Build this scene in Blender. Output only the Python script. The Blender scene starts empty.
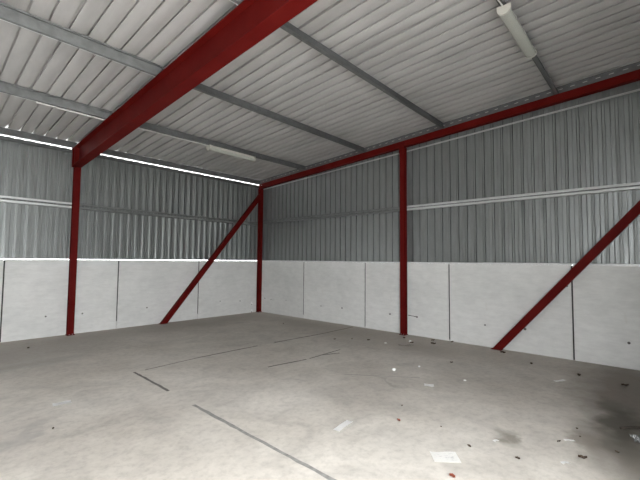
import bpy, bmesh, math, random
from mathutils import Vector, Matrix
random.seed(7)
S = bpy.context.scene
C = S.collection
SL = 0.062                      # roof slope, rising away from the eaves wall
ROOF = 4.105                    # underside of the roof sheets at the eaves
def rz(y, base): return base - SL * y

# ------------------------------------------------------------------ materials
def new_mat(name):
    m = bpy.data.materials.new(name); m.use_nodes = True
    nt = m.node_tree; b = nt.nodes['Principled BSDF']
    return m, nt, b
def N(nt, t, **kw):
    n = nt.nodes.new(t)
    for k, v in kw.items():
        if k in n.inputs: n.inputs[k].default_value = v
        else: setattr(n, k, v)
    return n
def coord(nt, scale=(1, 1, 1)):
    t = N(nt, 'ShaderNodeTexCoord'); mp = N(nt, 'ShaderNodeMapping')
    mp.inputs['Scale'].default_value = scale
    nt.links.new(t.outputs['Object'], mp.inputs['Vector'])
    return mp.outputs['Vector']
def noise(nt, vec, scale, detail=4, rough=.55):
    n = N(nt, 'ShaderNodeTexNoise'); n.inputs['Scale'].default_value = scale
    n.inputs['Detail'].default_value = detail; n.inputs['Roughness'].default_value = rough
    nt.links.new(vec, n.inputs['Vector']); return n.outputs['Fac']
def ramp(nt, fac, stops):
    r = N(nt, 'ShaderNodeValToRGB'); e = r.color_ramp.elements
    while len(e) < len(stops): e.new(.5)
    for q, (p, c) in zip(e, stops):
        q.position = p; q.color = (*c, 1) if isinstance(c, tuple) else (c, c, c, 1)
    nt.links.new(fac, r.inputs['Fac']); return r.outputs['Color']
def mix(nt, a, b, fac, mode='MIX'):
    n = N(nt, 'ShaderNodeMix', data_type='RGBA', blend_type=mode)
    for sock, v in ((n.inputs[0], fac), (n.inputs[6], a), (n.inputs[7], b)):
        if isinstance(v, bpy.types.NodeSocket): nt.links.new(v, sock)
        elif isinstance(v, (int, float)): sock.default_value = v
        else: sock.default_value = (*v, 1)
    return n.outputs[2]
def bump(nt, b, h, strength=.2, dist=.01):
    n = N(nt, 'ShaderNodeBump'); n.inputs['Strength'].default_value = strength; n.inputs['Distance'].default_value = dist
    nt.links.new(h, n.inputs['Height']); nt.links.new(n.outputs[0], b.inputs['Normal'])

def metal_mat(name, lo, hi, metallic, rough, sc=(1, 1, 1), nscale=6, tint=(1, 1, 1), rvar=.12):
    m, nt, b = new_mat(name)
    v = coord(nt, sc)
    f = noise(nt, v, nscale, 5, .6)
    c = ramp(nt, f, [(.3, tuple(lo * t for t in tint)), (.7, tuple(hi * t for t in tint))])
    nt.links.new(c, b.inputs['Base Color'])
    b.inputs['Metallic'].default_value = metallic
    r = ramp(nt, f, [(.3, rough - rvar), (.7, rough + rvar)])
    nt.links.new(r, b.inputs['Roughness'])
    return m
def plain(name, col, rough=.6, metallic=0.0, var=.15, nscale=8):
    m, nt, b = new_mat(name)
    f = noise(nt, coord(nt), nscale, 4)
    c = ramp(nt, f, [(.3, tuple(x * (1 - var) for x in col)), (.7, tuple(min(1, x * (1 + var)) for x in col))])
    nt.links.new(c, b.inputs['Base Color'])
    b.inputs['Roughness'].default_value = rough; b.inputs['Metallic'].default_value = metallic
    return m

M = {}
M['roof'] = metal_mat('roof_sheet_underside', .40, .52, .15, .55, (1.6, .35, 1), 3.0, (1.02, 1, .98))
M['clad'] = metal_mat('galvanised_cladding', .25, .315, .55, .40, (2.5, 2.5, .5), 4.0, (.95, 1, .99))
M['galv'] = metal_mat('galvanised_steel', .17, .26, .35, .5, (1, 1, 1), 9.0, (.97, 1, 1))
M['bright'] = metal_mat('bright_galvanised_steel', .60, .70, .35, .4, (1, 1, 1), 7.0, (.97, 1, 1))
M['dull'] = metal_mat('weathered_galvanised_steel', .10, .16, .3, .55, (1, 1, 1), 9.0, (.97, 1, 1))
def red_mat():
    m, nt, b = new_mat('red_oxide_paint')
    v = coord(nt); f = noise(nt, v, 2.2, 5); g = noise(nt, v, 60, 3)
    c = ramp(nt, f, [(.3, (.090, .0040, .0034)), (.7, (.122, .0085, .007))])
    sc = ramp(nt, g, [(.72, 0.0), (.8, 1.0)])
    c = mix(nt, c, (.17, .03, .027), sc)
    nt.links.new(c, b.inputs['Base Color']); b.inputs['Roughness'].default_value = .55
    b.inputs['Specular IOR Level'].default_value = .06
    return m
M['red'] = red_mat()
M['bolt'] = plain('zinc_bolt', (.5, .5, .5), .4, .7)
def concrete_mat():
    m, nt, b = new_mat('precast_concrete')
    v = coord(nt); f = noise(nt, v, 1.3, 6, .6); g = noise(nt, coord(nt, (1, 1, 3)), 5, 6, .65); k = noise(nt, v, 90, 2)
    oi = N(nt, 'ShaderNodeObjectInfo')
    c = ramp(nt, f, [(.25, (.66, .67, .655)), (.5, (.75, .755, .74)), (.75, (.80, .805, .79))])
    c = mix(nt, c, ramp(nt, g, [(.3, .84), (.62, 1.0)]), .7, 'MULTIPLY')
    c = mix(nt, c, ramp(nt, oi.outputs['Random'], [(0, .93), (1, 1.0)]), 1.0, 'MULTIPLY')
    st = ramp(nt, noise(nt, coord(nt, (3, 3, .8)), 1.7, 5, .7), [(.66, 0.0), (.80, .45)])
    c = mix(nt, c, (.48, .44, .37), st)
    pit = ramp(nt, k, [(.70, 0.0), (.76, .35)])
    c = mix(nt, c, (.35, .35, .34), pit)
    nt.links.new(c, b.inputs['Base Color']); b.inputs['Roughness'].default_value = .8
    b.inputs['Specular IOR Level'].default_value = .25
    bump(nt, b, g, .15, .01)
    return m
M['concrete'] = concrete_mat()
def floor_mat():
    m, nt, b = new_mat('worn_concrete_floor')
    v = coord(nt)
    big = noise(nt, v, .55, 6, .6)
    sw = N(nt, 'ShaderNodeTexNoise'); sw.inputs['Scale'].default_value = 1.6; sw.inputs['Detail'].default_value = 7; sw.inputs['Distortion'].default_value = 1.6
    nt.links.new(v, sw.inputs['Vector'])
    fine = noise(nt, v, 14, 6, .7); grit = noise(nt, v, 55, 3)
    c = ramp(nt, big, [(.3, (.44, .405, .358)), (.52, (.535, .502, .453)), (.72, (.595, .565, .518))])
    c = mix(nt, c, ramp(nt, sw.outputs['Fac'], [(.3, .78), (.5, .97), (.68, 1.08)]), .85, 'MULTIPLY')
    c = mix(nt, c, ramp(nt, fine, [(.3, .78), (.55, 1.03)]), .8, 'MULTIPLY')
    sp = ramp(nt, grit, [(.69, 0.0), (.76, .5)])
    c = mix(nt, c, (.26, .23, .20), sp)
    # stains with a shape of their own, plus painted jamb shade: (x, y, rx, ry, angle, colour, strength)
    geo = N(nt, 'ShaderNodeTexCoord').outputs['Object']
    wob = N(nt, 'ShaderNodeTexNoise'); wob.inputs['Scale'].default_value = 3.5; wob.inputs['Detail'].default_value = 5
    nt.links.new(geo, wob.inputs['Vector'])
    off = N(nt, 'ShaderNodeVectorMath', operation='MULTIPLY_ADD'); off.inputs[1].default_value = (.5, .5, 0); off.inputs[2].default_value = (-.25, -.25, 0)
    nt.links.new(wob.outputs['Color'], off.inputs[0])
    wv = N(nt, 'ShaderNodeVectorMath', operation='ADD'); nt.links.new(geo, wv.inputs[0]); nt.links.new(off.outputs[0], wv.inputs[1])
    for (x, y, rx, ry, ang, col, s) in STAINS_AND_SHADE:
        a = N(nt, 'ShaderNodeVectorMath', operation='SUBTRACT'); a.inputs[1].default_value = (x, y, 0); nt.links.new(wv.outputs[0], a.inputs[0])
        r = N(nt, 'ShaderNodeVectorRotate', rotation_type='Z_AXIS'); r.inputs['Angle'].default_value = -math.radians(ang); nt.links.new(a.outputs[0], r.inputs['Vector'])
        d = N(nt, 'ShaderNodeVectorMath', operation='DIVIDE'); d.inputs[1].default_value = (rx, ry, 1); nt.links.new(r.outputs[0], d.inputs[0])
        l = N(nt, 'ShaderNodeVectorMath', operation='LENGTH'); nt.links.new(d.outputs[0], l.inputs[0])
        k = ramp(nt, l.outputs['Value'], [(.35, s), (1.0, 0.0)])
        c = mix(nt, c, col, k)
    nt.links.new(c, b.inputs['Base Color'])
    nt.links.new(ramp(nt, sw.outputs['Fac'], [(.3, .55), (.7, .8)]), b.inputs['Roughness'])
    b.inputs['Specular IOR Level'].default_value = .3
    bump(nt, b, fine, .12, .01)
    return m
STAINS_AND_SHADE = [(-3.64, -8.19, .20, .10, 40, (.20, .185, .15), .8),
          
          (-3.25, -8.72, .30, .14, 20, (.22, .19, .155), .6),
          (-1.5, -9.0, 2.9, .85, 8, (.17, .145, .125), .85), (-3.2, -9.25, 1.2, .65, 12, (.17, .155, .13), .85), (-2.6, -8.90, .95, .22, 3, (.075, .07, .055), .8),  # first two: dirt darkened further to paint in shade beside the door jamb
          (-1.0, -6.0, .9, .5, 80, (.34, .30, .26), .5),
          (-3.1, -6.55, .35, .05, 70, (.30, .28, .25), .6),
          (-6.3, -2.2, 1.6, .25, 5, (.30, .28, .255), .45),
          (-6.6, -4.9, .55, .10, 40, (.34, .32, .30), .55),
          (-.6, -3.0, .4, 2.2, 0, (.36, .33, .29), .4),
          (-3.0, -.5, 4.4, 1.1, 0, (.31, .275, .235), .55), (-.5, -4.5, 1.1, 5.0, 0, (.33, .29, .245), .5), (-7.4, -1.4, 3.4, 1.7, 4, (.25, .23, .205), .75)]
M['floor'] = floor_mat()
M['joint'] = plain('bitumen_joint_filler', (.13, .12, .11), .8, 0, .35, 20)
M['joint_pale'] = plain('grey_joint_filler', (.235, .23, .215), .8, 0, .2, 20)
M['seal'] = plain('dark_panel_sealant', (.05, .048, .045), .85, 0, .3, 25)
M['mortar'] = plain('pale_mortar', (.60, .60, .58), .85, 0, .1, 20)
M['yard'] = plain('yard_concrete', (.46, .455, .44), .9, 0, .2, 2)
M['hole'] = plain('dark_lifting_socket', (.11, .105, .10), .8, 0, .2, 40)
M['white'] = plain('white_plastic', (.93, .93, .92), .45, 0, .02, 30)
M['housing'] = plain('cream_light_housing', (.52, .51, .46), .5, 0, .08, 12)
M['cable'] = plain('pale_conduit', (.62, .62, .60), .5, 0, .1, 12)
M['leaf'] = plain('dry_leaf', (.115, .08, .055), .8, 0, .4, 40)
M['rust'] = plain('rust_red_scrap', (.36, .10, .06), .8, 0, .4, 60)
M['wood'] = plain('dark_damp_wood', (.05, .04, .032), .8, 0, .4, 18)
M['stone'] = plain('grey_grit', (.20, .19, .17), .9, 0, .3, 60)
def diffuser_mat():
    m, nt, b = new_mat('prismatic_diffuser')
    w = N(nt, 'ShaderNodeTexWave'); w.inputs['Scale'].default_value = 40; w.bands_direction = 'X'
    nt.links.new(coord(nt), w.inputs['Vector'])
    c = ramp(nt, w.outputs['Fac'], [(0, (.40, .41, .37)), (1, (.48, .49, .44))])
    nt.links.new(c, b.inputs['Base Color']); b.inputs['Roughness'].default_value = .25
    return m
M['diffuser'] = diffuser_mat()
def paper_mat():
    m, nt, b = new_mat('printed_paper')
    v = coord(nt)
    s = N(nt, 'ShaderNodeSeparateXYZ'); nt.links.new(v, s.inputs[0])
    f = noise(nt, coord(nt, (1, 2.2, 1)), 26, 4, .6)
    blot = ramp(nt, f, [(.52, 0.0), (.64, .4)])
    ax = N(nt, 'ShaderNodeMath', operation='ABSOLUTE'); nt.links.new(s.outputs[0], ax.inputs[0])
    ay = N(nt, 'ShaderNodeMath', operation='ABSOLUTE'); nt.links.new(s.outputs[1], ay.inputs[0])
    mx = ramp(nt, ax.outputs[0], [(.075, 1.0), (.09, 0.0)]); my = ramp(nt, ay.outputs[0], [(.05, 1.0), (.06, 0.0)])
    k = mix(nt, mix(nt, blot, mx, 1.0, 'MULTIPLY'), my, 1.0, 'MULTIPLY')
    c = mix(nt, (.93, .925, .90), (.42, .42, .44), k)
    nt.links.new(c, b.inputs['Base Color']); b.inputs['Roughness'].default_value = .6
    return m
M['paper'] = paper_mat()
def film_mat():
    m, nt, b = new_mat('crumpled_clear_film')
    b.inputs['Base Color'].default_value = (.55, .57, .58, 1); b.inputs['Roughness'].default_value = .12
    b.inputs['Alpha'].default_value = .28
    return m
M['film'] = film_mat()

# ------------------------------------------------------------------ builders
def tag(o, label=None, cat=None, group=None, kind=None):
    for k, v in (('label', label), ('category', cat), ('group', group), ('kind', kind)):
        if v: o[k] = v
    return o
def thing(name, loc, label, cat, group=None):
    o = bpy.data.objects.new(name, None); C.objects.link(o)
    o.location = loc; o.empty_display_size = .1
    return tag(o, label, cat, group, 'thing')
def link(name, bm, mat, parent=None, origin=None, smooth=False):
    """bm holds world coordinates; the mesh is stored relative to its parent (or to origin)."""
    org = Vector((0, 0, 0))
    if parent is not None:
        q = parent
        while q is not None: org += q.location; q = q.parent
    elif origin is not None: org = Vector(origin)
    bmesh.ops.translate(bm, verts=bm.verts, vec=-org)
    bmesh.ops.recalc_face_normals(bm, faces=bm.faces)
    me = bpy.data.meshes.new(name); bm.to_mesh(me); bm.free()
    me.materials.append(M[mat])
    for p in me.polygons: p.use_smooth = smooth
    o = bpy.data.objects.new(name, me); C.objects.link(o)
    if parent is not None: o.parent = parent
    elif origin is not None: o.location = origin
    return o
def BM(): return bmesh.new()
def hexa(bm, pts, bev=0.0):
    """eight corners: four of the near end in order, four of the far end"""
    v = [bm.verts.new(p) for p in pts]
    fs = [(0, 1, 2, 3), (7, 6, 5, 4), (0, 4, 5, 1), (1, 5, 6, 2), (2, 6, 7, 3), (3, 7, 4, 0)]
    faces = [bm.faces.new([v[i] for i in f]) for f in fs]
    if bev:
        ed = list({e for f in faces for e in f.edges})
        bmesh.ops.recalc_face_normals(bm, faces=faces)
        bmesh.ops.bevel(bm, geom=ed, offset=bev, segments=2, affect='EDGES', profile=.5)
    return bm
def box(bm, a, b, bev=0.0):
    (x0, y0, z0), (x1, y1, z1) = a, b
    return hexa(bm, [(x0, y0, z0), (x1, y0, z0), (x1, y1, z0), (x0, y1, z0), (x0, y0, z1), (x1, y0, z1), (x1, y1, z1), (x0, y1, z1)], bev)
def slopebox(bm, x0, x1, y0, y1, b0, b1, bev=0.0, s0=SL, s1=SL):
    """a box between two y's whose bottom and top follow the roof slope"""
    f = lambda y, b, s: b - s * y
    return hexa(bm, [(x0, y0, f(y0, b0, s0)), (x1, y0, f(y0, b0, s0)), (x1, y0, f(y0, b1, s1)), (x0, y0, f(y0, b1, s1)),
                     (x0, y1, f(y1, b0, s0)), (x1, y1, f(y1, b0, s0)), (x1, y1, f(y1, b1, s1)), (x0, y1, f(y1, b1, s1))], bev)
def cyl(bm, p0, p1, r, n=12):
    p0, p1 = Vector(p0), Vector(p1); d = (p1 - p0).normalized()
    u = d.orthogonal().normalized(); w = d.cross(u)
    A = [bm.verts.new(p0 + r * (u * math.cos(2 * math.pi * i / n) + w * math.sin(2 * math.pi * i / n))) for i in range(n)]
    B = [bm.verts.new(p1 + r * (u * math.cos(2 * math.pi * i / n) + w * math.sin(2 * math.pi * i / n))) for i in range(n)]
    for i in range(n): bm.faces.new([A[i], A[(i + 1) % n], B[(i + 1) % n], B[i]])
    bm.faces.new(A[::-1]); bm.faces.new(B)
    return bm
def tube(bm, pts, r, n=8):
    for a, b in zip(pts[:-1], pts[1:]): cyl(bm, a, b, r, n)
    return bm
def extrude(bm, prof, fn, t0, t1, th=.0025):
    """open polyline prof (a, b) given a thickness and swept from t0 to t1; fn(a, b, t) -> point"""
    P = [Vector((a, b)) for a, b in prof]; nrm = []
    for i in range(len(P)):
        d = Vector((0, 0))
        if i: d += (P[i] - P[i - 1]).normalized()
        if i < len(P) - 1: d += (P[i + 1] - P[i]).normalized()
        d.normalize(); nrm.append(Vector((-d.y, d.x)))
    loop = P + [p + n * th for p, n in reversed(list(zip(P, nrm)))]
    A = [bm.verts.new(fn(q.x, q.y, t0)) for q in loop]; B = [bm.verts.new(fn(q.x, q.y, t1)) for q in loop]
    n = len(loop)
    for i in range(n): bm.faces.new([A[i], A[(i + 1) % n], B[(i + 1) % n], B[i]])
    h = len(P)
    for i in range(h - 1):
        bm.faces.new([A[i], A[i + 1], A[n - 2 - i], A[n - 1 - i]][::-1]); bm.faces.new([B[i], B[i + 1], B[n - 2 - i], B[n - 1 - i]])
    return bm
def corrugated(bm, prof, lo, hi, fn, th=.002):
    """corrugated sheet: prof = [(s, depth)], lo(s) and hi(s) its two ends, fn(s, depth, t) -> point"""
    rows = []
    for off in (0, th):
        rows.append([(bm.verts.new(fn(s, d + off, lo(s))), bm.verts.new(fn(s, d + off, hi(s)))) for s, d in prof])
    for r in rows:
        for a, b in zip(r[:-1], r[1:]): bm.faces.new([a[0], b[0], b[1], a[1]])
    for i in range(len(prof) - 1):
        for k in (0, 1): bm.faces.new([rows[0][i][k], rows[0][i + 1][k], rows[1][i + 1][k], rows[1][i][k]])
    for i in (0, -1): bm.faces.new([rows[0][i][0], rows[0][i][1], rows[1][i][1], rows[1][i][0]])
    return bm
def profile(s0, s1, pitch, pan, slope, depth, sag=0.0, phase=0.0, swage=0.0, proud=0.0):
    out = []; s = s0 - phase; k = 0
    while s < s1:
        w = pan
        pts = [(w * q / 8, -sag * math.sin(math.pi * q / 8)) for q in range(9)] if sag else [(0, 0), (w, 0)]
        pts += [(w + slope, depth), (pitch - slope, depth)]
        if sag and k % 5 == 0: pts = [(a * (w - .012) / w if a <= w else a, d) for a, d in pts]
        if swage:                       # two narrow grooves either side of a small flat, then the wide pan
            gw = slope; fl = pitch - w - 2 * gw
            pts = [(0, 0), (w * .44, swage), (w * .56, -swage), (w, 0), (w + gw * .05, depth), (w + gw * .95, depth), (w + gw, -proud),
                   (w + gw + fl, -proud), (w + gw * 1.05 + fl, depth), (w + gw * 1.95 + fl, depth)]
        for a, d in pts: out.append((s + a, d))
        s += pitch; k += 1
    out.append((s, 0))
    return [(s0, 0)] + [(a, d) for a, d in out if s0 + .001 < a < s1 - .001] + [(s1, 0)]

# ------------------------------------------------------------------ the setting
LX, FY = -10.15, -10.2                       # far ends of the two walls
bm = BM(); box(bm, (LX - .15, FY - .1, -.15), (.16, .16, 0))
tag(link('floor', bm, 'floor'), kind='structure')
bm = BM(); box(bm, (-60, -60, -.3), (60, FY - .1, -.02))
tag(link('ground', bm, 'yard'), kind='structure')

# roof: sheets with their ribs running up the slope
pr = profile(LX - .2, .45, .198, .172, -.010, .046, .009, .03)
bm = corrugated(BM(), pr, lambda s: .55, lambda s: FY - .6, lambda s, d, y: (s, y, rz(y, ROOF + .010 + d)))
tag(link('ceiling', bm, 'roof'), kind='structure')

# eaves wall (y = 0) and gable wall (x = 0): profiled cladding above the concrete
pw = profile(LX, .1015, .168, .118, .011, .024, 0, .05, .0035, .006)
bm = corrugated(BM(), pw, lambda s: 1.581, lambda s: 3.945, lambda s, d, z: (s, .10 + d, z))
tag(link('wall_left', bm, 'clad'), kind='structure')
pw = profile(-.1015, 10.2, .1725, .118, .013, .028, 0, .035, .004, .016)
bm = corrugated(BM(), pw, lambda s: 1.562, lambda s: 4.097 + SL * s, lambda s, d, z: (.10 + d, -s, z))
tag(link('wall_right', bm, 'clad'), kind='structure')
# front wall behind the viewer, with the wide open doorway, and the far end wall
DX0, DX1, DH = -9.1, -5.45, 3.6
bm = BM(); top = rz(FY, ROOF) - .02
for (a, b, z0) in ((LX, DX0, 0), (DX1, .09, 0), (DX0, DX1, DH)):
    pf = profile(a, b, .17, .115, .01, .03)
    corrugated(bm, pf, lambda s: z0, lambda s: top, lambda s, d, z: (s, FY - d, z))
tag(link('wall_front', bm, 'clad'), kind='structure')
pf = profile(-.05, 10.15, .17, .115, .01, .03)
bm = corrugated(BM(), pf, lambda s: 0, lambda s: rz(-s, ROOF) - .02, lambda s, d, z: (LX - d, -s, z))
tag(link('wall_side', bm, 'dull'), kind='structure')  # unseen; its dark finish is chosen to hold down bounce light in the bay

# ------------------------------------------------------------------ precast panels
def panel(axis, a0, a1, label, group, marks):
    """axis 'x': panel of the eaves wall between x = a1 and a0; 'y': of the gable wall"""
    W = (lambda s, d, z: (s, d, z)) if axis == 'x' else (lambda s, d, z: (d, s, z))
    th = thing('concrete_wall_panel', W((a0 + a1) / 2, .07, 0), label, 'wall panel', group)
    p, q = W(a0, 0, .001), W(a1, .14, 1.558)
    bm = box(BM(), [min(i) for i in zip(p, q)], [max(i) for i in zip(p, q)], .006)
    link('slab', bm, 'concrete', th)
    for s, z, r in marks:
        link('lifting_socket', cyl(BM(), W(s, -.002, z), W(s, .012, z), r, 10), 'hole', th)
    return th
G1, G2 = 'precast panels of the eaves wall', 'precast panels of the gable wall'
g = .011
XS = [-.02, -2.105, -4.137, -6.170, -8.2, -10.1]
LL = ['pale concrete wall panel on the eaves wall, beside the corner post',
      'pale concrete eaves wall panel, second from the corner, behind the foot of a strut',
      'pale concrete wall panel on the eaves wall behind the free-standing red column',
      'sliver of concrete panel at the picture edge, farthest along the eaves wall']
MK = [[(-.74, .38, .016), (-1.42, .425, .014)], [(-2.77, .41, .014), (-3.46, .42, .018)], [(-4.83, .414, .017), (-5.48, .419, .017)], [(-6.9, .41, .017)]]
for i in range(4): panel('x', XS[i] - g, XS[i + 1] + g, LL[i], G1, MK[i])
YS = [.0, -1.907, -3.983, -6.060, -8.153, -10.15]
LL = ['pale concrete wall panel on the gable wall, beside the corner post',
      'pale concrete gable wall panel, second from the corner, no red steel in front',
      'pale concrete gable wall panel behind the red column, with a thin crack',
      'pale concrete wall panel on the gable wall behind the foot of the leaning strut',
      'greyer concrete gable wall panel, last one before the picture edge']
MK = [[(-.535, .411, .015), (-1.2, .44, .013), (-.25, .425, .018)], [(-2.566, .395, .016), (-3.279, .407, .02)], [(-4.675, .40, .02), (-5.345, .404, .02)],
      [(-6.753, .405, .016), (-7.437, .418, .024), (-8.08, 1.21, .018)], [(-8.857, .39, .02)]]
for i in range(5):
    t = panel('y', YS[i] - g, YS[i + 1] + g, LL[i], G2, MK[i])
    if i == 2:
        bm = BM(); pts = [(-5.13, .425), (-5.2, .418), (-5.27, .414), (-5.345, .405)]
        for (y0, z0), (y1, z1) in zip(pts[:-1], pts[1:]): box(bm, (-.0012, y1, min(z0, z1) - .005), (.002, y0, max(z0, z1) + .003))
        link('crack', bm, 'hole', t)
# joints between the panels: dark sealant, mortar at the foot of some
jn = 0
def seam(axis, s, zlo):
    global jn
    W = (lambda a, d, z: (a, d, z)) if axis == 'x' else (lambda a, d, z: (d, a, z))
    bm = BM(); z = zlo
    while z < 1.54:
        h = random.uniform(.05, .14); z2 = min(1.55, z + h); e = random.uniform(-.002, .002); w = g - .0005
        d0 = .004 + random.uniform(0, .006)
        p, q = W(s - w, d0, z), W(s + w, .12, z2)
        box(bm, [min(i) for i in zip(p, q)], [max(i) for i in zip(p, q)]); z = z2
    jn += 1
    tag(link('trim_%d' % jn, bm, 'seal'), kind='structure')
    if zlo > .02:
        p, q = W(s - g + .0005, .003, .001), W(s + g - .0005, .12, zlo)
        jn += 1
        tag(link('trim_%d' % jn, box(BM(), [min(i) for i in zip(p, q)], [max(i) for i in zip(p, q)]), 'mortar'), kind='structure')
for s, zl in ((-2.105, .14), (-4.137, .17), (-6.17, .01)): seam('x', s, zl)
for s, zl in ((-1.907, .1), (-3.983, .03), (-6.06, .03), (-8.153, .01)): seam('y', s, zl)

# flashing on top of the concrete, under the cladding
def flashing(axis, a0, a1, sgn, segs):
    th = BM()
    for k in range(segs):
        b0 = a0 + (a1 - a0) * k / segs; b1 = a0 + (a1 - a0) * (k + 1) / segs + (-.002 * (1 if a1 > a0 else -1))
        h = (.014 if axis == 'x' else .028) + random.uniform(-.004, .004)
        if axis == 'x': box(th, (min(b0, b1), -.008, 1.559), (max(b0, b1), .097, 1.559 + h), .003)
        else: box(th, (-.008, min(b0, b1), 1.559), (.097, max(b0, b1), 1.559 + h), .003)
    return th
tag(link('base_flashing', flashing('x', -10.1, .09, 1, 7), 'bright'), 'thin bright flashing strip along the concrete top of the eaves wall', 'flashing', 'base flashings', 'thing')
tag(link('base_flashing', flashing('y', -.012, -10.1, 1, 6), 'bright'), 'thin bright flashing strip along the concrete top of the gable wall', 'flashing', 'base flashings', 'thing')

# ------------------------------------------------------------------ red steel frame
HW, HD = .058, .115
def column(x, y, ztop, facing, label, group='red steel columns'):
    t = thing('steel_column', (x, y, 0), label, 'column', group)
    z0 = .014
    W = (lambda a, d: (x + a, y + d)) if facing == 'y' else (lambda a, d: (x + d, y + a))
    def bx(name, a0, a1, d0, d1, za, zb, mat='red', bev=.002):
        p, q = W(a0, d0), W(a1, d1)
        return link(name, box(BM(), (min(p[0], q[0]), min(p[1], q[1]), za), (max(p[0], q[0]), max(p[1], q[1]), zb), bev), mat, t)
    h = HD / 2
    bx('flange', -HW, HW, -h, -h + .011, z0, ztop); bx('flange', -HW, HW, h - .011, h, z0, ztop)
    bx('web', -.004, .004, -h + .0115, h - .0115, z0, ztop)
    pl = bx('base_plate', -HW - .012, HW + .012, -h - .02, h, 0, z0)
    for s in (-1, 1):
        p = W(s * (HW - .03), -h - .008)
        link('anchor_bolt', cyl(BM(), (p[0], p[1], z0), (p[0], p[1], z0 + .012), .007, 6), 'bolt', pl)
    bx('cap_plate', -HW, HW, -h, h, ztop + .0005, ztop + .012)
    return t
c1 = column(-5.06, -.0625, 3.535, 'y', 'red steel column standing against the eaves wall under the deep rafter')
c2 = column(-.0625, -5.06, 3.828 + SL * 5.06 - .022, 'x', 'red steel column standing against the middle of the gable wall')
c3 = column(-.085, -.066, 3.805, 'y', 'red steel corner post where the two walls meet')
c4 = column(-.0625, -10.06, 3.828 + SL * 10.06 - .022, 'x', 'red steel column at the open end of the gable wall, outside the frame')
# cleat of the mid gable column against the gable rafter
ga = link('cleat_plate', box(BM(), (-.132, -5.06 - .066, 4.0), (-.1215, -5.06 + .066, 4.255), .002), 'red', c2)
for dz in (4.17, 4.225):
    for dy in (-.045, .045): link('bolt', cyl(BM(), (-.141, -5.06 + dy, dz), (-.132, -5.06 + dy, dz), .009, 6), 'red', ga)
ga = link('cleat_plate', box(BM(), (-.1300, -.20, 3.85), (-.1215, -.03, 3.95), 0), 'red', c3)
for dy, dz in ((-.07, 3.88), (-.15, 3.92)): link('bolt', cyl(BM(), (-.140, dy, dz), (-.130, dy, dz), .011, 6), 'bolt', ga)

# deep rafter over the bay line
t = thing('steel_rafter', (-5.06, -5.0, rz(-5, 3.565)), 'deep dark red rafter sloping across the roof onto the column of the eaves wall', 'rafter', 'red steel rafters')
y0, y1 = -.012, -10.08
link('web', slopebox(BM(), -5.065, -5.055, y0, y1, 3.583, 3.942), 'red', t)
link('flange', slopebox(BM(), -5.15, -4.97, y0 - .0, y1, 3.565, 3.582, .003), 'red', t)
link('flange', slopebox(BM(), -5.15, -4.97, y0, y1, 3.943, 3.960, .003), 'red', t)
link('end_plate', box(BM(), (-5.15, -.011, 3.55), (-4.97, -.001, 3.975), .002), 'red', t)
for yy in (-.17,):
    for sx in (-1, 1):
        xa, xb = (-5.148, -5.066) if sx < 0 else (-5.054, -4.972)
        link('stiffener_plate', slopebox(BM(), xa, xb, yy, yy - .012, 3.584, 3.94), 'red', t)
# gable rafter on top of the gable columns
t = thing('steel_rafter', (-.085, -5.0, rz(-5, 3.87)), 'slim dark red rafter running up along the top of the gable wall', 'rafter', 'red steel rafters')
link('flange', slopebox(BM(), -.12, -.003, -.012, y1, 3.828, 3.840, .002), 'red', t)
link('web', slopebox(BM(), -.118, -.107, -.012, y1, 3.841, 3.949, 0), 'red', t)
link('flange', slopebox(BM(), -.12, -.003, -.012, y1, 3.950, 3.962, .002), 'red', t)

# diagonal struts
def strut(axis, s0, s1, ztop, wid, d0, d1, label):
    W = (lambda s, d, z: (s, d, z)) if axis == 'x' else (lambda s, d, z: (d, s, z))
    m = ztop / abs(s1 - s0); sg = 1 if s1 > s0 else -1; hw = wid / 2
    t = thing('diagonal_strut', W(s0, (d0 + d1) / 2, 0), label, 'strut', 'red diagonal struts')
    zb = .013; sb = s0 + sg * zb / m
    pts = []
    for d in (d0, d1):
        pts += [W(sb - sg * hw, d, zb), W(sb + sg * hw, d, zb), W(s1, d, ztop - hw * m), W(s1, d, ztop + hw * m)]
    link('tube', hexa(BM(), pts, .006), 'red', t)
    p, q = W(s0 - hw - .012, d0 - .004, 0), W(s0 + hw + .012, d1 + .004, .012)
    pl = link('foot_plate', box(BM(), [min(i) for i in zip(p, q)], [max(i) for i in zip(p, q)], .002), 'red', t)
    # fin plate to the post
    p, q = W(s1 - sg * .001, (d0 + d1) / 2 - .006, ztop - hw * m - .05), W(s1 + sg * .008, (d0 + d1) / 2 + .006, ztop + hw * m + .05)
    link('fin_plate', box(BM(), [min(i) for i in zip(p, q)], [max(i) for i in zip(p, q)]), 'red', t)
    return t
strut('x', -3.085, -.150, 3.56, .162, -.135, -.035, 'red diagonal strut rising from the floor to the corner post')
strut('y', -6.985, -9.985, 3.55, .162, -.135, -.035, 'red diagonal strut leaning across the gable wall towards the picture edge')

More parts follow.
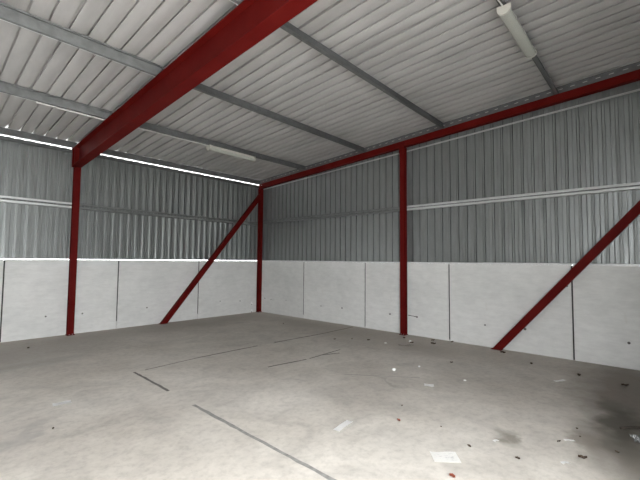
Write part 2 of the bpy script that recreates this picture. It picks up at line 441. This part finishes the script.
# ------------------------------------------------------------------ galvanised rails and purlins
def rail(axis, s0, s1, zlo, zhi, label, group, mat, slope=0.0, depth=.095, lip=.038, dmin=.003):
    fn = (lambda a, b, s: (s, a, b)) if axis == 'x' else (lambda a, b, s: (a, s, b - slope * s))
    a0, a1 = dmin, dmin + depth
    t = thing('wall_rail', fn(a0, zlo, (s0 + s1) / 2), label, 'rail', group)
    m = .007
    link('web', extrude(BM(), [(a1, zlo + .003), (a1, zhi - .003)], fn, s0, s1, -.0025), 'galv', t)  # beside bright flanges this darker web paints in the channel's inner shade
    link('flange', extrude(BM(), [(a0 + m, zlo + lip), (a0, zlo + lip - m), (a0, zlo), (a1, zlo)], fn, s0, s1, -.0025), mat, t)
    link('flange', extrude(BM(), [(a1, zhi), (a0, zhi), (a0, zhi - lip + m), (a0 + m, zhi - lip)], fn, s0, s1, -.0025), mat, t)
    return t
GR = 'galvanised rails across the cladding'
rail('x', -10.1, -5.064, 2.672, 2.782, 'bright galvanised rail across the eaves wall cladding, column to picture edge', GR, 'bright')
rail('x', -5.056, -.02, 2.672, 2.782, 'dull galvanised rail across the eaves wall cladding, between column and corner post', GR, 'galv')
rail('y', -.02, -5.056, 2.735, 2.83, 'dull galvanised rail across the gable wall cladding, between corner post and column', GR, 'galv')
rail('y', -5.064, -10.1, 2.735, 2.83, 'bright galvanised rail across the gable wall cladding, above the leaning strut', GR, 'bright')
GT = 'rails along the top of the cladding'
def top_rail(axis, s0, s1, zlo, zhi, label, slope=0.0, mat='bright'):
    fn = (lambda a, b, s: (s, a, b)) if axis == 'x' else (lambda a, b, s: (a, s, b - slope * s))
    prof = [(-.003, zlo), (.004, zlo + .02), (.02, zlo + .026), (.02, zhi), (.09, zhi)]
    o = link('top_rail', extrude(BM(), prof, fn, s0, s1, -.0025), mat, None, fn(.02, zlo, (s0 + s1) / 2))
    return tag(o, label, 'rail', GT, 'thing')
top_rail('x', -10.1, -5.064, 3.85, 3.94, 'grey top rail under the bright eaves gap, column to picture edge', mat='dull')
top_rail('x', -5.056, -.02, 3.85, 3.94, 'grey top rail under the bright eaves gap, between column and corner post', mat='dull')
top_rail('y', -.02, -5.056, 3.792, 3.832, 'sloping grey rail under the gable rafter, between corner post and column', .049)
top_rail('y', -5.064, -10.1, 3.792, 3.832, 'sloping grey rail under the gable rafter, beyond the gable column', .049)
# eaves beams carrying the sheet edge above the daylight gap
def eaves(s0, s1, label):
    fn = lambda a, b, s: (s, a, b)
    prof = [(.09, 3.971), (.01, 3.971), (.01, 4.096), (.09, 4.096)]
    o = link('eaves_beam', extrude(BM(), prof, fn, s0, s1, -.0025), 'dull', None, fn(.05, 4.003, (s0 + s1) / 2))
    for a, b in ((s0 + .003, s0 + .08), (s1 - .08, s1 - .003)):
        link('cleat_plate', box(BM(), (a, .075, 3.9405), (b, .085, 3.9705)), 'dull', o)
    tag(o, label, 'beam', 'eaves beams', 'thing')
eaves(-10.1, -5.064, 'dark eaves beam above the daylight gap, column to picture edge')
eaves(-5.056, .05, 'dark eaves beam above the daylight gap, between column and corner post')
# verge strip between gable rafter and roof, with open notches where daylight shows
bm = BM()
slopebox(bm, -.064, -.058, .0, FY, 3.963, 4.042); slopebox(bm, -.064, -.058, .0, FY, 4.055, 4.104)
y = 0.0
while y > FY:
    slopebox(bm, -.064, -.058, y, y - .108, 4.0421, 4.0549); y -= .1725
tag(link('verge_strip', bm, 'dull', None, (-.06, -5, 4.35)), 'dark notched strip between the gable rafter and the roof sheets', 'closure strip', None, 'thing')

def purlin(y, x0, x1, label, mat, lipmat=None, way=1):
    zb, zt = 3.971, 4.1025
    t = thing('roof_purlin', ((x0 + x1) / 2, y, rz(y, zb)), label, 'purlin', 'galvanised roof purlins')
    fn = lambda a, b, x: (x, y + a, rz(y + a, zb) + b)
    H = zt - zb
    link('web', extrude(BM(), [(-.055 * way, H - .018), (-.055 * way, H), (0, H), (0, .004)], fn, x0, x1, .0025), mat, t)
    link('bottom_flange', extrude(BM(), [(0, 0.0), (.040 * way, 0.0)], fn, x0, x1, .0025), mat, t)
    link('lip', extrude(BM(), [(.0405 * way, -.003), (.054 * way, -.001), (.054 * way, .014)], fn, x0, x1, .0025), lipmat or mat, t)
    return t
PL = ['nearest the eaves wall', 'second from the eaves wall', 'third from the eaves wall', 'fourth from the eaves wall']
for k, y in enumerate((-2., -4., -6., -8.)):
    extra = ', carrying the steeply seen light' if k == 3 else (', carrying the small far light' if k == 0 else '')
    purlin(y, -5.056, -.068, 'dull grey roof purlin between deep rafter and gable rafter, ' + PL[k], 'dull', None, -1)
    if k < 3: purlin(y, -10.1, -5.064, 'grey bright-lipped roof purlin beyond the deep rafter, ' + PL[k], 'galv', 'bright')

# ------------------------------------------------------------------ lights (off) and conduits
def fitting(x0, x1, yp, y, label, k=1.0):
    zt = rz(yp + .004, 3.9683) - .0048
    t = thing('batten_light', ((x0 + x1) / 2, y, zt), label, 'light', 'unlit batten lights')
    bx = box(BM(), (x0 + .03, y - .042 * k, zt - .045 * k), (x1 - .03, y + .042 * k, zt), .006); link('housing', bx, 'housing', t)
    for f in (.15, .85):
        xx = x0 + (x1 - x0) * f
        link('bracket', box(BM(), (xx - .02, y - .03, zt + .0005), (xx + .02, yp + .02, zt + .0045)), 'bolt', t)
    bm = BM(); n = 10
    ring = [(k * .058 * math.cos(a), k * (-.046 - .042 * math.sin(a))) for a in [math.pi * i / n for i in range(n + 1)]]
    A = [bm.verts.new((x0 + .028, y + a, zt + b)) for a, b in ring]; B = [bm.verts.new((x1 - .028, y + a, zt + b)) for a, b in ring]
    for i in range(n): bm.faces.new([A[i], A[i + 1], B[i + 1], B[i]])
    bm.faces.new([A[0], B[0], B[-1], A[-1]]); bm.faces.new(A); bm.faces.new(B)
    link('diffuser', bm, 'diffuser', t)
    for xa, xb in ((x0, x0 + .027), (x1 - .027, x1)):
        bm = BM(); rr = [(k * .061 * math.cos(a), k * (-.040 - .052 * math.sin(a))) for a in [math.pi * i / n for i in range(n + 1)]] + [(-k * .061, -.004), (k * .061, -.004)]
        A = [bm.verts.new((xa, y + a, zt + b)) for a, b in rr]; B = [bm.verts.new((xb, y + a, zt + b)) for a, b in rr]
        for i in range(len(rr)): bm.faces.new([A[i], A[(i + 1) % len(rr)], B[(i + 1) % len(rr)], B[i]])
        bm.faces.new(A); bm.faces.new(B)
        link('end_cap', bm, 'housing', t)
    for f in (.2, .5, .8):
        xx = x0 + (x1 - x0) * f
        for sy in (-1, 1):
            ya, yb = sorted((y + sy * .0595 * k, y + sy * (.0595 * k + .007)))
            link('clip', box(BM(), (xx - .012, ya, zt - .062 * k), (xx + .012, yb, zt - .025 * k), .002), 'bolt', t)
    return t
fitting(-3.08, -1.87, -8.0, -8.035, 'dusty unlit batten light close overhead, on the purlin nearest the viewer', 1.17)
fitting(-3.13, -1.90, -2.0, -2.04, 'small far unlit batten light under the purlin nearest the eaves wall', 1.3)
def conduit(pts, r, label, name='conduit', saddles=()):
    t = thing(name, pts[0], label, 'conduit', 'pale conduits under the purlins')
    link('pipe', tube(BM(), pts, r), 'cable', t, smooth=False)
    for x in saddles:
        y = pts[0][1]; z = pts[0][2]
        link('saddle', box(BM(), (x - .012, y - .018, z - .012), (x + .012, y + .018, z + .016), .002), 'bolt', t)
zz = rz(-1.96, 3.9685) - .0165
conduit([(-4.95, -2.0, zz), (-3.14, -2.04, zz)], .011, 'pale conduit under the far purlin, from deep rafter to the small light', saddles=(-4.3, -3.6))
conduit([(-6.15, -1.97, zz), (-5.17, -1.97, zz)], .015, 'short pale conduit under the far purlin, on the open side of the deep rafter', saddles=(-5.9, -5.45))
z3 = rz(-8.03, 3.965) - .02
conduit([(-4.96, -8.04, z3), (-3.6, -8.0, z3), (-3.09, -8.03, z3)], .008, 'thin pale cable feeding the overhead light along its purlin', 'light_cable')

# ------------------------------------------------------------------ floor joints
def joint(p, q, w, mat, gaps=0.0):
    global jn
    p, q = Vector((*p, 0)), Vector((*q, 0)); d = q - p; L = d.length; d.normalize(); n = Vector((-d.y, d.x, 0))
    k = max(3, int(L / .09)); bm = BM(); A = []; 
    rw = [(random.uniform(.75, 1.15), random.uniform(-.12, .12)) for _ in range(k + 1)]
    def row(i, z):
        c = p + d * (L * i / k); a, o = rw[i]
        return [bm.verts.new(c + n * (w * (.5 * a + o)) + Vector((0, 0, z))), bm.verts.new(c - n * (w * (.5 * a - o)) + Vector((0, 0, z)))]
    T = [row(i, .0012) for i in range(k + 1)]; B = [row(i, -.004) for i in range(k + 1)]
    for i in range(k):
        bm.faces.new([T[i][0], T[i + 1][0], T[i + 1][1], T[i][1]]); bm.faces.new([B[i][0], B[i + 1][0], B[i + 1][1], B[i][1]])
        for s in (0, 1): bm.faces.new([T[i][s], T[i + 1][s], B[i + 1][s], B[i][s]])
    for i in (0, k): bm.faces.new([T[i][0], T[i][1], B[i][1], B[i][0]])
    jn += 1
    tag(link('trim_%d' % jn, bm, mat), kind='structure')
joint((-5.215, -5.39), (-5.25, -7.8), .040, 'joint_pale')
joint((-5.18, -3.69), (-5.2, -4.77), .036, 'joint')
joint((-5.03, -3.69), (-4.15, -3.62), .020, 'joint')
joint((-4.15, -3.62), (-2.95, -3.635), .032, 'joint')
joint((-2.55, -3.65), (-1.30, -3.72), .036, 'joint')
joint((-1.30, -3.72), (-.10, -3.70), .032, 'joint')
joint((-3.71, -4.85), (-3.0, -4.955), .034, 'joint')
joint((-2.93, -4.96), (-2.1, -4.93), .026, 'joint')
joint((-2.62, -4.95), (-2.30, -5.08), .028, 'joint')
joint((-3.2, -5.9), (-2.6, -6.75), .012, 'joint_pale')

# ------------------------------------------------------------------ litter on the floor
def grid(bm, w, h, nx, ny, zf, shape=None):
    V = {}
    for i in range(nx + 1):
        for j in range(ny + 1):
            u, v = i / nx - .5, j / ny - .5
            x, y = u * w, v * h
            if shape: x, y = shape(u, v, w, h)
            V[i, j] = bm.verts.new((x, y, zf(u, v)))
    for i in range(nx):
        for j in range(ny): bm.faces.new([V[i, j], V[i + 1, j], V[i + 1, j + 1], V[i, j + 1]])
    r = bmesh.ops.solidify(bm, geom=bm.faces[:], thickness=.0012)
    return bm
def put(name, bm, mat, x, y, ang, label, cat, group=None):
    lo = min(v.co.z for v in bm.verts)
    bmesh.ops.translate(bm, verts=bm.verts, vec=(0, 0, -lo + .0006))
    o = link(name, bm, mat); o.location = (x, y, 0); o.rotation_euler = (0, 0, math.radians(ang))
    return tag(o, label, cat, group, 'thing')
bm = grid(BM(), .212, .168, 12, 8, lambda u, v: .004 * math.sin(5 * u) * (v + .5) + .006 * (abs(u) ** 3))
put('paper_sheet', bm, 'paper', -4.377, -7.887, -51, 'white sheet of paper with smudged grey print lying on the bright floor', 'paper')
def strip(x, y, L, w, ang, label, cat='litter', mat='white', name='paper_scrap', curl=.01, grp='white scraps on the floor'):
    curl *= .45
    bm = grid(BM(), L, w, 8, 3, lambda u, v: curl * (math.sin(6 * u + x) * .5 + v * v * 2.2 + .5 * v * math.sin(9 * u)))
    return put(name, bm, mat, x, y, ang, label, cat, grp)
strip(-4.49, -6.915, .26, .07, 8, 'white folded wrapper strip lying on open floor in the middle', mat='white', name='wrapper')
strip(-6.19, -4.31, .17, .10, -10, 'thin white strip of paper alone on the floor towards the open bay')
strip(-2.81, -6.985, .12, .10, -60, 'small oblong white scrap on the floor beyond the printed sheet')
strip(-1.40, -8.19, .19, .05, -28, 'thin white sliver on shaded floor in front of the greyest panel')
strip(-3.80, -8.63, .07, .035, -40, 'small white chip nearest the picture bottom edge, on damp-edged floor')
strip(-3.79, -8.10, .055, .03, -20, 'tiny white chip at the edge of the round oil stain')
strip(-3.33, -8.585, .09, .03, -50, 'pale curled sliver beside dark crumbs on damp-edged floor')
def crumple(x, y, r, label, mat='white', name='paper_ball', flat=.7, grp='white scraps on the floor', cat='litter', stretch=1.0, ang=0):
    bm = BM(); bmesh.ops.create_icosphere(bm, subdivisions=3, radius=r)
    rnd = random.Random(int(abs(x * 1000 + y * 77)))
    for v in bm.verts:
        k = 1 + rnd.uniform(-.22, .22); v.co *= k; v.co.z *= flat; v.co.x *= stretch
    return put(name, bm, mat, x, y, ang, label, cat, grp)
crumple(-2.57, -6.32, .024, 'crumpled white paper ball on the mid floor, in line with the gable column')
crumple(-2.14, -6.50, .016, 'tiny white crumb beside the crumpled paper ball')
crumple(-.66, -5.54, .024, 'white crumpled scrap among dark leaves near the gable column foot')
crumple(-1.1, -5.25, .024, 'white flattened scrap in front of the gable column foot', flat=.35)
crumple(-2.3, -7.25, .018, 'tiny pale crumb beyond the oblong white scrap', flat=.4)
# crumpled clear film and a stick at the picture edge
bm = grid(BM(), .26, .20, 16, 12, lambda u, v: .02 * (math.sin(17 * u + 3 * v) * math.cos(13 * v + 4 * u)) + .008 * math.sin(40 * u * v + 9 * u))
put('plastic_film', bm, 'film', -2.95, -9.13, 30, 'crumpled clear plastic film on the shaded floor at the picture edge', 'plastic film')
bm = BM(); pts = [(-.17, 0, .012), (-.05, .012, .015), (.06, .004, .013), (.17, .02, .012)]
tube(bm, pts, .012, 8)
put('broken_stick', bm, 'wood', -2.60, -9.03, -46, 'dark broken stick on the floor beside the clear plastic film', 'stick')
# low grey shelf of film scraps by the gable column
strip(-1.0, -5.65, .30, .12, -50, 'flat pale patch of torn film among the leaves near the gable column', 'litter', 'film', 'torn_film', .03)

def leaf(x, y, L, label, mat='leaf', name='dry_leaf', cat='leaf', grp='dark dry leaves on the floor'):
    rnd = random.Random(int(abs(x * 913 + y * 171)))
    c1, c2 = rnd.uniform(.1, .35), rnd.uniform(-.2, .3)
    bm = grid(BM(), L, L * .62, 8, 4, lambda u, v: L * (.25 * abs(v) + c1 * abs(v) + (c2 + .25) * u * u + .05 * math.sin(11 * u)),
              lambda u, v, w, h: (u * w, v * h * max(.06, math.cos(math.pi * u * .98)) * (1 + .2 * math.sin(23 * u))))
    st = BM()
    o = put(name, bm, mat, x, y, rnd.uniform(0, 180), label, cat, grp)
    return o
LV = [(-.42, -5.27, .085, 'dark leaf right beside the gable column foot'),
      (-.706, -5.60, .07, 'dark leaf just in front of the white scrap near the gable column'),
      (-.20, -5.80, .08, 'dark leaf against the concrete, first beyond the gable column'),
      (-.50, -5.95, .10, 'larger dark leaf beyond the white scrap near the gable column'),
      (-.09, -6.15, .08, 'dark leaf against the concrete, second beyond the gable column'),
      (-1.55, -6.75, .05, 'lone dark crumb of leaf between gable column and leaning strut'),
      (-1.5, -4.3, .05, 'small brown leaf crumb towards the corner, farthest from the gable column'),
      (-1.25, -4.55, .05, 'small brown leaf crumb halfway from corner joint to gable column'),
      (-1.1, -4.85, .06, 'small brown leaf crumb just short of the gable column foot'),
      (-.954, -8.345, .08, 'dark leaf on shaded floor in front of the greyest panel'),
      (-1.048, -8.854, .08, 'dark leaf nearest the picture edge on shaded floor'),
      (-3.0, -8.597, .05, 'dark round leaf crumb at the rim of the damp stain'),
      (-3.18, -8.645, .04, 'second dark crumb beside the pale curled sliver'),
      (-3.42, -8.52, .05, 'thin dark crumb touching the end of the pale curled sliver'),
      (-3.62, -8.72, .085, 'curled brown leaf at the bottom of the damp patch'),
      (-3.30, -8.92, .05, 'dark speck of leaf below the damp stain'),
      (-3.99, -8.33, .05, 'dark grey leaf crumb below the round oil stain'),
      (-4.06, -7.965, .055, 'small dark leaf just beyond the printed sheet'),
      (-3.86, -7.62, .035, 'tiny dark crumb up the floor from the printed sheet'),
      (-3.657, -7.077, .045, 'dark crumb alone on bright floor beyond the wrapper strip'),
      (-6.416, -4.974, .045, 'dark crumb alone on the floor of the open bay'),
      (-.75, -7.70, .07, 'brown leaf in front of the leaning strut foot'),
      (-.30, -7.15, .09, 'brown leaf at the foot of the leaning strut'),
      (-5.9, -.9, .07, 'brown leaf near the free-standing column of the eaves wall'),
      (-1.0, -2.2, .05, 'brown leaf crumb near the corner joint of the floor')]
for x, y, L, lab in LV: leaf(x, y, L * (1.0 if x > -1.6 else .72), lab)
leaf(-4.61, -8.045, .05, 'rust red scrap on the bright floor just below the printed sheet', 'rust', 'rusty_scrap', 'litter', None)
leaf(-4.02, -7.25, .05, 'faint reddish leaf between wrapper strip and printed sheet', 'rust', 'reddish_leaf', 'leaf', None)
# small white fixings low on the eaves wall beside the corner post
for z, lab in ((.275, 'upper of two small white fixings beside the corner post'), (.045, 'lower of two small white fixings, at floor level by the corner post')):
    t = thing('wall_fixing', (-.31, -.004, z), lab, 'fixing', 'small white fixings')
    link('plate', box(BM(), (-.345, -.010, z - .04), (-.275, -.001, z + .05), .003), 'white', t)
    link('plug', cyl(BM(), (-.315, -.014, z - .025), (-.315, -.010, z - .025), .016, 10), 'hole', t)
    link('plug', cyl(BM(), (-.305, -.014, z + .03), (-.305, -.010, z + .03), .010, 10), 'hole', t)

# ------------------------------------------------------------------ daylight
w = bpy.data.worlds.new('overcast_sky'); S.world = w; w.use_nodes = True
bg = w.node_tree.nodes['Background']; bg.inputs[0].default_value = (.97, .985, 1.0, 1)
# overcast sky: the zenith about three times as bright as the horizon
wt = w.node_tree; tc = wt.nodes.new('ShaderNodeTexCoord'); sp = wt.nodes.new('ShaderNodeSeparateXYZ'); mr = wt.nodes.new('ShaderNodeMapRange')
wt.links.new(tc.outputs['Generated'], sp.inputs[0]); wt.links.new(sp.outputs[2], mr.inputs['Value'])
mr.inputs['To Min'].default_value = 3.2; mr.inputs['To Max'].default_value = 9.6
wt.links.new(mr.outputs[0], bg.inputs[1])
ld = bpy.data.lights.new('doorway_portal', 'AREA'); ld.shape = 'RECTANGLE'; ld.size = DX1 - DX0; ld.size_y = DH
ld.cycles.is_portal = True
lo = bpy.data.objects.new('doorway_portal', ld); C.objects.link(lo)
lo.location = ((DX0 + DX1) / 2, FY - .08, DH / 2); lo.rotation_euler = (math.radians(90), 0, 0)     # -Z of the lamp looks to +Y, into the shed

# ------------------------------------------------------------------ camera
cam = bpy.data.cameras.new('camera'); co = bpy.data.objects.new('camera', cam); C.objects.link(co)
yaw, pit, rol = (math.radians(a) for a in (42.2409, 3.1371, .4958))
fw = Vector((math.cos(yaw) * math.cos(pit), math.sin(yaw) * math.cos(pit), math.sin(pit)))
rt = Vector((math.sin(yaw), -math.cos(yaw), 0)); up = rt.cross(fw)
rt, up = rt * math.cos(rol) + up * math.sin(rol), up * math.cos(rol) - rt * math.sin(rol)
R = Matrix((rt, up, -fw)).transposed().to_4x4()
co.matrix_world = Matrix.Translation((-7.4007, -9.2295, 1.6)) @ R
cam.sensor_width = 36; cam.lens = 372.83 / 640 * 36; cam.clip_start = .05; cam.clip_end = 300
S.camera = co
S.view_settings.view_transform = 'Standard'; S.view_settings.look = 'None'
S.view_settings.gamma = 1; S.view_settings.use_curve_mapping = False
S.view_settings.exposure = 1.85
S.cycles.diffuse_bounces = 8; S.cycles.max_bounces = 14
